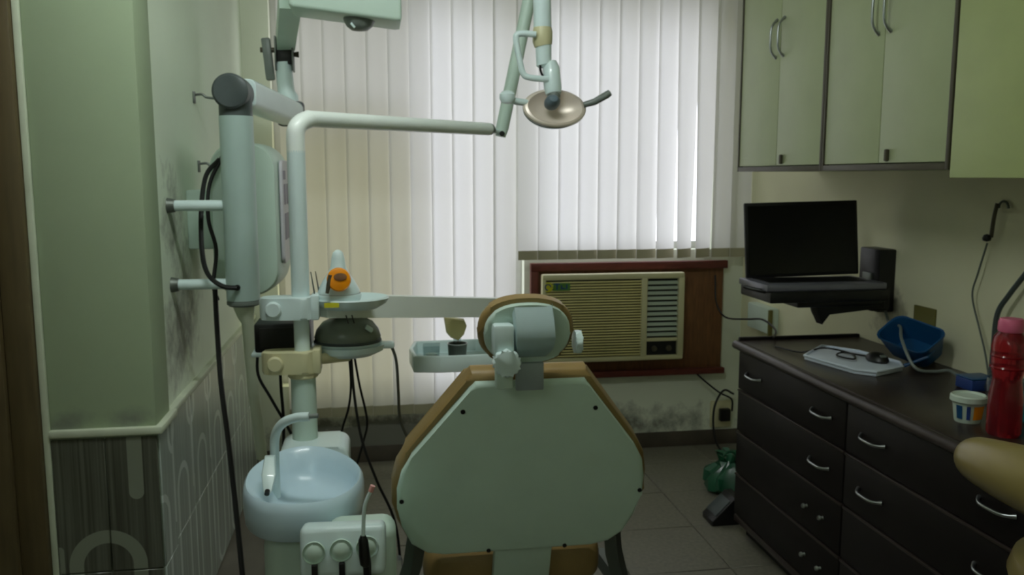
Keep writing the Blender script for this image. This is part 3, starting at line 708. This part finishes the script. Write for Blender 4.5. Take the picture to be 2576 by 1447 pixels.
MB().tube(spline([(-.037, 1.772, .667), (-.036, 1.772, .62), (-.038, 1.78, .56), (-.06, 1.84, .50)]), .007, 10).build('hose', 'black', ej)

# ------------------------------------------------------------------ operating light on the pole
dl = thing('operating_light', 'white pole with long arm and oval dental operating light', 'dental light', (PX, PY, .96))
MB().cyl((PX, PY, .962), (PX, PY, 1.18), .0215).build('pole', 'white', dl)
MB().cyl((PX, PY, 1.16), (PX, PY, 1.565), .0245).build('pole_sleeve', 'white', dl)
A0 = Vector((PX, PY, 1.652)); A1 = Vector((.405, 3.10, 1.664)); ad = (A1-A0).normalized()
e = [Vector((PX, PY, 1.56)), Vector((PX, PY, 1.60)), Vector((PX, PY, 1.622))+ad*.004, A0+ad*.022+Vector((0, 0, -.012)), A0+ad*.055]
MB().tube(spline(e, 5), .0245, 24).build('elbow', 'arm', dl)
MB().tube([A0+ad*.05, A1], .0225, 24).build('horizontal_arm', 'arm', dl)
MB().tube([A1-ad*.002, A1+ad*.012, A1+ad*.03], [.0225, .021, .012], 20).build('arm_end_cap', 'midg', dl)
J = Vector((.460, 3.16, 1.652))
MB().tube([A1+ad*.02, J], .010, 14).build('arm_pin', 'white', dl)
S1 = Vector((.600, 3.16, 2.30)); sd = (S1-J).normalized()
sa = MB().tube([J-sd*.012, J+sd*.02, S1], [.019, .024, .024], 20).build('spring_arm', 'offw', dl)
MB().cyl(J+Vector((.0, -.026, -.002)), J+Vector((0, -.018, -.002)), .010, seg=14).build('pivot_cap', 'black', sa)
H0 = Vector((.555, 2.90, 2.28)); H1 = Vector((.563, 2.90, 1.99))
MB().tube([S1, Vector((.60, 3.05, 2.34)), Vector((.565, 2.92, 2.34)), H0], .022, 16).build('top_link', 'white', dl)
MB().cyl(H0, H1, .030).build('head_arm', 'white', dl)
MB().tube([(.563, 2.90, 1.99), (.563, 2.90, 1.975), (.563, 2.90, 1.945), (.566, 2.90, 1.93)], [.030, .0335, .0335, .030], 24).build('head_joint', 'cream', dl)
MB().tube([(.566, 2.90, 1.94), (.568, 2.90, 1.87), (.572, 2.90, 1.862)], [.0275, .0265, .018], 20).build('head_stem', 'white', dl)
MB().tube(spline([(.553, 2.885, 1.866), (.552, 2.88, 1.852), (.556, 2.88, 1.838), (.562, 2.885, 1.83)], 4), .004, 8).build('head_wire', 'black', dl)
MB().tube([(.588, 2.90, 1.875), (.592, 2.895, 1.855), (.596, 2.885, 1.79), (.598, 2.88, 1.77)], [.024, .029, .030, .026], 24).build('lamp_neck', 'white', dl)
MB().tube(spline([(.535, 2.87, 1.962), (.480, 2.87, 1.963), (.468, 2.87, 1.945), (.480, 2.87, 1.88), (.492, 2.87, 1.835), (.515, 2.87, 1.822), (.578, 2.87, 1.817)], 6), .0105, 12).build('guard_handle', 'white', dl)
lc = Vector((.600, 2.875, 1.722))
rotl = (math.radians(66), 0, math.radians(8))
lh = MB().lathe(lc, [(.102, -.004), (.108, .0), (.106, .008), (.095, .012), (.075, -.010), (.048, -.024), (0, -.030)], 40, 1.0, .64, rot=(math.radians(66), 0, math.radians(4))).build('lamp_dish', 'mirror', dl)
MB().lathe(lc, [(.104, -.010), (.109, -.004), (.1095, .006), (.104, .010)], 40, 1.0, .64, rot=(math.radians(66), 0, math.radians(4))).build('dish_rim', 'peach', dl)
MB().lathe(lc+Vector((0, .028, -.006)), [(.104, .0), (.095, -.015), (.06, -.034), (0, -.042)], 32, 1.0, .64, rot=(math.radians(66), 0, math.radians(4))).build('dish_back', 'white', dl)
MB().lathe(lc+Vector((-.012, -.02, .018)), [(0, .030), (.014, .029), (.024, .018), (.027, 0), (.024, -.018), (0, -.02)], 24, 1, .8, rot=(math.radians(66), 0, 0)).build('bulb_shield', 'bluegrey', dl)
MB().tube([(.598, 2.875, 1.765), (.592, 2.86, 1.745)], [.022, .014], 16).build('shield_stem', 'midg', dl)
for pts, rr in (([(.700, 2.87, 1.735), (.735, 2.86, 1.745), (.775, 2.85, 1.768), (.785, 2.85, 1.775)], [.010, .0115, .0125, .011]), ([(.505, 2.875, 1.74), (.47, 2.86, 1.742), (.43, 2.85, 1.752)], [.011, .012, .011])):
    MB().tube(pts, rr, 14).build('handle', 'midg' if pts[0][0] > .6 else 'white', dl)
MB().lathe((.436, 2.85, 1.755), [(0, -.022), (.020, -.018), (.027, -.004), (.026, .010), (.016, .020), (0, .023)], 20).build('yoke_knob', 'white', dl)

# ------------------------------------------------------------------ trays on clamps
def clamp(root, z, m):
    pts = []
    for i in range(20):
        t = PI/2+PI*i/19; pts.append((-.281+.040*math.cos(t), PY-.005+.036*math.sin(t)))
    for i in range(20):
        t = -PI/2+PI*i/19; pts.append((PX+.040*math.cos(t), PY-.004+.043*math.sin(t)))
    b = MB().prism([(x, y, z) for x, y in pts], (0, 0, .060), .006, 2).build('clamp', m, root)
    MB().cyl((-.281, PY-.052, z+.03), (-.281, PY-.038, z+.03), .022, seg=20, bev=.004).build('clamp_knob', m, b)
    MB().box(-.183, -.160, PY-.035, PY+.035, z-.003, z+.066, .005).build('clamp_ear', m, b)
ta = thing('delivery_arm', 'white box arm with small bracket tray reaching from the pole past the headrest', 'tray arm', (PX, PY, 1.10))
clamp(ta, 1.108, 'white')
b0, b1 = Vector((-.160, 2.44, 1.135)), Vector((.56, 3.10, 1.010)); dd = (b1-b0).normalized(); sd2 = dd.cross(Vector((0, 0, 1))).normalized()
up2 = sd2.cross(dd)
pr = []
for sx, sz in ((-1, -1), (1, -1), (1, 1), (-1, 1)): pr.append(b0+sd2*sx*.03+up2*sz*.033)
MB().prism(pr, b1-b0, .006, 2).build('box_arm', 'arm', ta)
MB().lathe((-.075, 2.43, 1.128), [(0, .012), (.06, .012), (.090, .024), (.103, .032), (.106, .028), (.098, .014), (.075, .0), (.03, -.004), (0, -.004)], 40, 1.0, .85).build('round_tray', 'white', ta)
MB().box(-.145, -.105, 2.345, 2.349, 1.142, 1.155, .0).build('yellow_tag', 'yellow', ta)
for i, x in enumerate((-.082, -.066)): MB().tube([(x-.006, 2.36, 1.118), (x, 2.36, 1.095)], .002, 6).build('clip', 'black', ta)
MB().cyl((.40, 2.99, .86), (.40, 2.99, 1.01), .016).build('drop_post', 'offw', ta)
tp_ = [(.110, 2.93), (.118, 2.80), (.20, 2.785), (.30, 2.785), (.40, 2.80), (.47, 2.84), (.47, 3.02), (.35, 3.06), (.13, 3.05)]
MB().prism([(x, y, .852) for x, y in tp_], (0, 0, .010), .003, 2).build('bracket_tray', 'white', ta)
bmt = MB(); 
for i in range(len(tp_)):
    a, c = Vector(tp_[i]+(0,)), Vector(tp_[(i+1) % len(tp_)]+(0,)); ln = (c-a).length; an = math.atan2((c-a).y, (c-a).x); m_ = (a+c)/2
    bmt.box(m_.x-ln/2-.006, m_.x+ln/2+.006, m_.y-.007, m_.y+.007, .848, .905 if True else 0, .006, rot=(0, 0, an))
bmt.build('tray_rim', 'white', ta)
lt = thing('equipment_shelf', 'white lower shelf on the pole carrying the grey dome device and black box', 'shelf', (PX, PY, .96))
clamp(lt, .957, 'cream')
MB().lathe((-.090, 2.52, .985), [(0, .010), (.085, .010), (.098, .022), (.103, .022), (.098, .004), (.07, -.010), (.03, -.016), (0, -.016)], 40, 1.05, .95).build('round_shelf', 'white', lt)
MB().box(-.36, -.10, 2.47, 2.64, .985, .997, .004).build('flat_shelf', 'white', lt)
MB().tube([(PX+.02, 2.41, .985), (-.09, 2.50, .975)], .016).build('shelf_arm', 'cream', lt)
MB().box(-.005, .045, 2.50, 2.54, .992, 1.010, .006).build('shelf_hook', 'white', lt)
bb_ = thing('black_box', 'black box on the lower shelf behind the pole', 'box', (-.27, 2.55, .997))
MB().box(-.350, -.195, 2.475, 2.63, .997, 1.080, .006).build('case', 'black', bb_)
MB().box(-.335, -.21, 2.471, 2.476, 1.010, 1.068, .002).build('front_panel', 'dark', bb_)
dm = thing('dome_device', 'grey-green domed device with a dark seam on the lower shelf', 'device', (-.09, 2.52, .995))
MB().lathe((-.090, 2.52, .995), [(0, 0), (.080, 0), (.096, .012), (.099, .020)], 40, 1.0, .92).build('lower_shell', 'white', dm)
MB().lathe((-.090, 2.52, 1.015), [(.096, 0), (.099, .003), (.096, .009)], 40, 1.0, .92).build('seam', 'grey', dm)
MB().lathe((-.090, 2.52, 1.024), [(.095, 0), (.097, .006), (.090, .028), (.072, .050), (.045, .063), (.02, .067), (0, .067)], 40, 1.0, .92).build('dome', 'domeg', dm)
MB().box(-.04, -.015, 2.45, 2.48, 1.055, 1.066, .004, rot=(0, math.radians(35), 0)).build('latch', 'offw', dm)
# curing light on the upper tray
cl = thing('curing_light', 'white cone-shaped curing lamp with orange shield on the upper round tray', 'curing light', (-.10, 2.42, 1.14))
MB().lathe((-.108, 2.42, 1.140), [(0, 0), (.05, 0), (.060, .014), (.062, .028), (.060, .032)], 32).build('foot', 'white', cl)
MB().lathe((-.108, 2.42, 1.166), [(.059, 0), (.0605, .003), (.059, .007)], 32).build('ring', 'midg', cl)
MB().lathe((-.108, 2.42, 1.172), [(.058, 0), (.057, .01), (.044, .035), (.030, .055), (.021, .075), (.018, .098), (.014, .114), (.006, .121), (0, .122)], 32).build('cone', 'white', cl)
so = MB().lathe((-.104, 2.352, 1.218), [(.031, -.003), (.033, 0), (.030, .006), (.018, .010), (0, .012)], 28, rot=(math.radians(78), 0, math.radians(12))).build('shield', 'orange', cl)
MB().lathe((-.100, 2.344, 1.226), [(.018, 0), (.017, .004), (0, .006)], 20, 1, .6, rot=(math.radians(78), 0, math.radians(12))).build('shield_hole', 'brown', so)
MB().tube([(-.136, 2.345, 1.182), (-.131, 2.343, 1.205), (-.126, 2.345, 1.232)], [.005, .007, .006], 8).build('lever', 'edge', cl)
for i, (x, y) in enumerate(((-.172, 2.40), (-.160, 2.41))):
    tag(MB().tube([(x, y, 1.146), (x-.002, y, 1.18), (x-.010, y+.002, 1.235)], [.0028, .0025, .0015], 8).build('probe', 'steel'), ('thin steel probe leaning nearest the pole on the round tray', 'thin steel probe beside the curing lamp on the round tray')[i], 'probe', 'steel probes on the round tray')
# on the bracket tray
r = thing('cream_bottle', 'cream bottle with angled top standing in a steel cup on the bracket tray', 'bottle', (.26, 2.90, .862))
MB().prism([(x, 2.88, z) for x, z in ((.222, 1.018), (.292, 1.006), (.300, .985), (.290, .955), (.270, .935), (.245, .945), (.230, .962))], (0, .045, 0), .008, 2).build('body', 'cr', r)
MB().lathe((.268, 2.902, .905), [(.014, 0), (.014, .036), (.010, .038), (0, .038)], 16).build('neck', 'clear', r)
r = thing('steel_cup', 'steel cup holding the cream bottle on the bracket tray', 'cup', (.268, 2.902, .862))
MB().lathe((.268, 2.902, .862), [(0, 0), (.026, 0), (.030, .002), (.034, .060), (.032, .060), (.028, .006), (0, .005)], 28).build('wall', 'dull', r)
MB().tube([(.268+.034*math.cos(t*PI/10), 2.902+.034*math.sin(t*PI/10), .922) for t in range(21)], .002, 6).build('rim', 'steel', r)
r = thing('clear_cup', 'clear plastic box at the left end of the bracket tray', 'cup', (.18, 2.92, .862))
MB().lathe((.18, 2.92, .862), [(0, 0), (.035, 0), (.038, .055), (.036, .055), (.033, .003), (0, .003)], 4, 1.2, 1, rot=(0, 0, PI/4)).build('wall', 'clear', r, angle=20)
MB().lathe((.18, 2.92, .865), [(0, 0), (.02, 0), (.02, .02), (0, .021)], 12).build('contents', 'tubw', r)

# hanging cables
cable('instrument_cable', 'black cable from the lower shelf hanging left of the other two', [(-.088, 2.53, .975), (-.085, 2.53, .88), (-.095, 2.56, .80), (-.118, 2.58, .72), (-.122, 2.60, .62)], .0035)
cable('instrument_cable', 'black cable from the lower shelf running down to the chair base', [(-.083, 2.53, .975), (-.075, 2.51, .85), (-.055, 2.49, .72), (-.015, 2.475, .60), (.04, 2.475, .45), (.055, 2.475, .20), (.06, 2.475, .01)], .0042)
cable('instrument_cable', 'black cable from the lower shelf curving right and back again', [(-.074, 2.53, .975), (-.060, 2.53, .88), (-.040, 2.53, .77), (-.052, 2.55, .70), (-.075, 2.56, .62)], .0035)
cable('grey_tube', 'thin grey tube hanging from the shelf hook toward the chair', [(.035, 2.52, 1.00), (.05, 2.52, .95), (.055, 2.55, .85), (.06, 2.6, .75), (.085, 2.62, .68), (.13, 2.62, .62), (.2, 2.6, .56)], .0045, 'dull')
cable('shelf_cable', 'black cable from the black box sloping down behind the column', [(-.345, 2.50, 1.0), (-.345, 2.49, .93), (-.315, 2.50, .86), (-.275, 2.52, .77), (-.245, 2.53, .70)], .0045)
cable('shelf_cable', 'black cable hanging straight from the lower clamp', [(-.280, 2.46, .965), (-.281, 2.48, .88), (-.279, 2.49, .80), (-.283, 2.50, .68)], .0045)

# ------------------------------------------------------------------ wall x-ray unit
xr = thing('xray_unit', 'wall-mounted x-ray arm on a thick white column with dark elbow', 'x-ray unit', (-.417, 2.755, 1.10))
XX, XY = -.417, 2.755
co = MB().cyl((XX, XY, 1.112), (XX, XY, 1.678), .0505, seg=36).build('column', 'colw', xr)
MB().cyl((XX, XY, 1.094), (XX, XY, 1.113), .0505, seg=36, bev=.005).build('column_foot', 'midg', xr)
MB().cyl((XX-.009, XY-.060, 1.157), (XX-.009, XY-.045, 1.157), .009, seg=14).build('cable_entry', 'black', co)
for z in (1.407, 1.163):
    p = MB().cyl((XL+.02, XY, z), (XX-.03, XY, z), .0165, seg=20).build('bracket_pipe', 'white', xr)
    MB().cyl((XL, XY, z), (XL+.022, XY, z), .024, .020, seg=20).build('wall_flange', 'dull', p)
MB().cyl((XX, XY, 1.674), (XX, XY, 1.742), .0495, seg=32).build('elbow_socket', 'grey', xr)
MB().tube([(XX-.006, XY-.062, 1.748), (XX-.006, XY-.056, 1.748), (XX-.004, XY, 1.748), (XX+.002, XY+.06, 1.748)], [.046, .053, .053, .050], 36).build('elbow', 'grey', xr)
a0, a1 = Vector((-.408, 2.80, 1.752)), Vector((-.318, 3.50, 1.735))
dr_ = (a1-a0).normalized(); sx_ = dr_.cross(Vector((0, 0, 1))).normalized(); uz_ = sx_.cross(dr_)
oct_ = [a0+sx_*x+uz_*z for x, z in roundrect(-.047, .047, -.043, .043, .018, 3)]
MB().prism(oct_, a1-a0, .004, 1).build('long_arm', 'white', xr)
MB().box(-.372, -.272, 3.47, 3.55, 1.690, 1.785, .012).build('arm_knuckle', 'grey', xr)
MB().tube([(-.326, 3.51, 1.775), (-.328, 3.51, 1.80), (-.338, 3.51, 1.82), (-.346, 3.51, 1.935)], [.036, .036, .0335, .0315], 24).build('riser', 'white', xr)
MB().box(-.368, -.312, 3.485, 3.535, 1.925, 2.02, .004).build('hinge_core', 'black', xr)
for x in (-.374, -.310): MB().box(x, x+.006, 3.47, 3.54, 1.90, 2.03, .002).build('hinge_plate', 'dull', xr)
MB().box(-.418, -.385, 3.49, 3.525, 1.865, 2.025, .006, rot=(0, math.radians(-5), 0)).build('lock_lever', 'midg', xr)
MB().tube([(-.43, 3.505, 1.98), (-.37, 3.505, 1.98)], .010, 12).build('lock_bolt', 'edge', xr)
MB().tube([(-.31, 3.505, 1.965), (-.285, 3.505, 1.965)], [.007, .012], 12).build('hinge_nut', 'edge', xr)
h0, h1 = Vector((-.334, 3.50, 2.01)), Vector((-.285, 3.20, 2.115))
MB().tube([h0, h1], [.034, .038], sq=True).build('spring_arm', 'offw', xr)
hd = MB().prism([(x, 3.02, z) for x, z in ((-.275, 2.066), (-.262, 2.056), (.080, 2.020), (.096, 2.022), (.100, 2.036), (.098, 2.14), (.085, 2.155), (-.255, 2.165), (-.275, 2.15))], (0, .20, 0), .012, 3).build('tube_head', 'offw', xr)
MB().lathe((-.044, 3.10, 2.036), [(.056, .0), (.054, -.008), (.044, -.026), (.028, -.038), (0, -.042)], 28).build('cone', 'midg', hd)
MB().tube([(-.072, 3.06, 2.014), (-.060, 3.058, 2.000)], .004, 8).build('cone_slot', 'white', hd)
MB().tube([(-.417, 2.755, 1.095), (-.412, 2.755, 1.06), (-.408, 2.757, 1.04), (-.404, 2.80, .80), (-.40, 2.9, .55)], [.034, .026, .019, .018, .018], 16).build('cable_sleeve', 'ledge', xr)
cb = thing('control_box', 'rounded x-ray control box on the left wall behind the white column', 'control box', (-.45, 3.1, 1.10))
pr = roundrect(-.535, -.325, 1.100, 1.605, .085, 8)
b = MB(); rings = []
for y, g, dx in ((2.93, -.012, 0), (2.94, 0, 0), (3.05, .004, .006), (3.16, .004, .010), (3.26, -.002, .006), (3.28, -.02, 0)):
    rings.append([b.bm.verts.new((-.43+(x+.43)*(1+g*4)+(dx if x > -.43 else 0), y, 1.3525+(z-1.3525)*(1+g*2))) for x, z in pr])
for a, c in zip(rings, rings[1:]):
    for i in range(len(a)): b.bm.faces.new((a[i], a[(i+1) % len(a)], c[(i+1) % len(a)], c[i]))
b.bm.faces.new(rings[0][::-1]); b.bm.faces.new(rings[-1])
b.build('housing', 'offw', cb)
pnl = MB().prism([(-.3195, y, z) for y, z in roundrect(2.97, 3.24, 1.20, 1.55, .03, 4)], (.012, 0, .0), .003, 1).build('control_panel', 'lilac', cb)
for (y0, y1, z0, z1) in ((2.985, 3.05, 1.485, 1.515), (3.0, 3.05, 1.40, 1.47), (3.09, 3.16, 1.40, 1.47), (3.0, 3.15, 1.28, 1.37)):
    MB().box(-.309, -.3055, y0, y1, z0, z1, .001, seg=1).build('button', 'label', pnl)
MB().box(XL, -.54, 3.02, 3.20, 1.25, 1.45, .006).build('wall_bracket', 'offw', cb)
cable('xray_cable', 'thick black cable looping from the control box into the column foot', [(-.50, 2.92, 1.55), (-.535, 2.88, 1.50), (-.545, 2.83, 1.40), (-.54, 2.78, 1.27), (-.515, 2.72, 1.20), (-.47, 2.69, 1.165), (-.425, 2.69, 1.157)], .0075)
cable('xray_cable', 'second black cable hanging straight behind the x-ray column', [(-.49, 2.92, 1.56), (-.530, 2.90, 1.47), (-.535, 2.88, 1.36), (-.515, 2.88, 1.26), (-.525, 2.86, 1.15), (-.51, 2.84, 1.10)], .0065)
cable('floor_cable', 'long black cable dropping from the x-ray bracket down the tiled wall to the floor', [(-.51, 2.80, 1.15), (-.505, 2.78, 1.0), (-.49, 2.72, .85), (-.465, 2.66, .68), (-.43, 2.55, .45), (-.40, 2.45, .2), (-.39, 2.4, .02), (-.36, 2.35, .008)], .008)
for z, y, lb in ((1.781, 3.22, 'upper small metal hook on the left wall above the x-ray column'), (1.54, 3.25, 'lower small metal hook on the left wall beside the x-ray column')):
    r = thing('wall_hook', lb, 'hook', (XL, y, z), 'small hooks on the left wall')
    MB().box(XL, XL+.006, y-.012, y+.012, z-.03, z+.012, .002).build('plate', 'dull', r)
    MB().tube(spline([(XL+.004, y, z), (XL+.03, y, z+.002), (XL+.045, y, z-.008), (XL+.08, y, z-.012)]), .0045, 8).build('rod', 'dull', r)

# ------------------------------------------------------------------ assistant stool, cut off by the right edge
sl = thing('assistant_stool', 'tan padded stool with curved arm bar at the bottom right edge', 'stool', (1.22, 1.20, 0))
sx0, sy0 = 1.23, 1.17
MB().lathe((sx0, sy0, .775), [(0, 0), (.15, 0), (.172, .012), (.180, .040), (.172, .068), (.14, .084), (0, .09)], 40).build('seat', 'tan2', sl)
bar = [(1.078, 1.375, .990, .012), (1.072, 1.362, .990, .030), (1.063, 1.335, .992, .041), (1.052, 1.25, 1.000, .050), (1.046, 1.15, 1.008, .057), (1.050, 1.05, 1.010, .058), (1.085, .96, 1.010, .050), (1.10, .935, 1.010, .02)]
bp_ = spline([q[:3] for q in bar], 5)
b = MB().tube(bp_, [bar[min(len(bar)-1, i//5)][3]+(bar[min(len(bar)-1, i//5+1)][3]-bar[min(len(bar)-1, i//5)][3])*(i % 5)/5 for i in range(len(bp_))], 24)
b.build('arm_bar', 'tan2', sl, angle=80)
MB().tube(spline([(1.05, 1.06, .97), (1.035, 1.06, .85), (1.09, 1.10, .755), (sx0, sy0, .760)]), .014, 12).build('bar_bracket', 'dull', sl)
MB().cyl((sx0, sy0, .08), (sx0, sy0, .775), .025).build('gas_column', 'dull', sl)
MB().lathe((sx0, sy0, .35), [(.160, -.008), (.168, 0), (.160, .008), (.152, 0), (.160, -.008)], 32).build('foot_ring', 'steel', sl)
for i in range(3):
    t = 2*PI*i/3; MB().tube([(sx0+.02*math.cos(t), sy0+.02*math.sin(t), .35), (sx0+.16*math.cos(t), sy0+.16*math.sin(t), .35)], .007, 8).build('ring_spoke', 'steel', sl)
for i in range(5):
    t = 2*PI*i/5+.3
    MB().tube([(sx0, sy0, .085), (sx0+.19*math.cos(t), sy0+.19*math.sin(t), .06)], [.022, .014], 12).build('base_leg', 'grey', sl)
    MB().cyl((sx0+.185*math.cos(t)-.01*math.sin(t), sy0+.185*math.sin(t)+.01*math.cos(t), .026), (sx0+.185*math.cos(t)+.01*math.sin(t), sy0+.185*math.sin(t)-.01*math.cos(t), .026), .026, seg=18, bev=.004).build('caster', 'black', sl)

# ------------------------------------------------------------------ added unseen lamps: wall tube behind the camera, ceiling tube
r = thing('fill_tube_lamp', 'added fill tube lamp, unseen, high on the near left wall behind the camera', 'lamp', (-1.26, -.45, 2.28))  # unseen lamp added as weak fill for surfaces facing the camera
MB().box(-1.30, -1.25, -1.10, .20, 2.28, 2.35, .006).build('batten', 'white', r)
MB().cyl((-1.225, -1.05, 2.315), (-1.225, .15, 2.315), .016, seg=16).build('tube', 'tube', r)
for y in (-1.07, .15): MB().box(-1.25, -1.205, y, y+.02, 2.295, 2.335, .004).build('socket', 'white', r)
r = thing('added_ceiling_lamp', 'long white ceiling lamp added for light from above, over the spittoon, out of the picture', 'lamp', (0, 1.72, ZC-.08))  # unseen lamp added to brighten surfaces that face up
MB().box(-.60, .50, 1.69, 1.75, ZC-.05, ZC, .006).build('batten', 'white', r)
MB().cyl((-.55, 1.72, ZC-.075), (.45, 1.72, ZC-.075), .016, seg=16).build('tube', 'tube2', r)
for x in (-.57, .45): MB().box(x, x+.02, 1.70, 1.74, ZC-.095, ZC-.05, .004).build('socket', 'white', r)
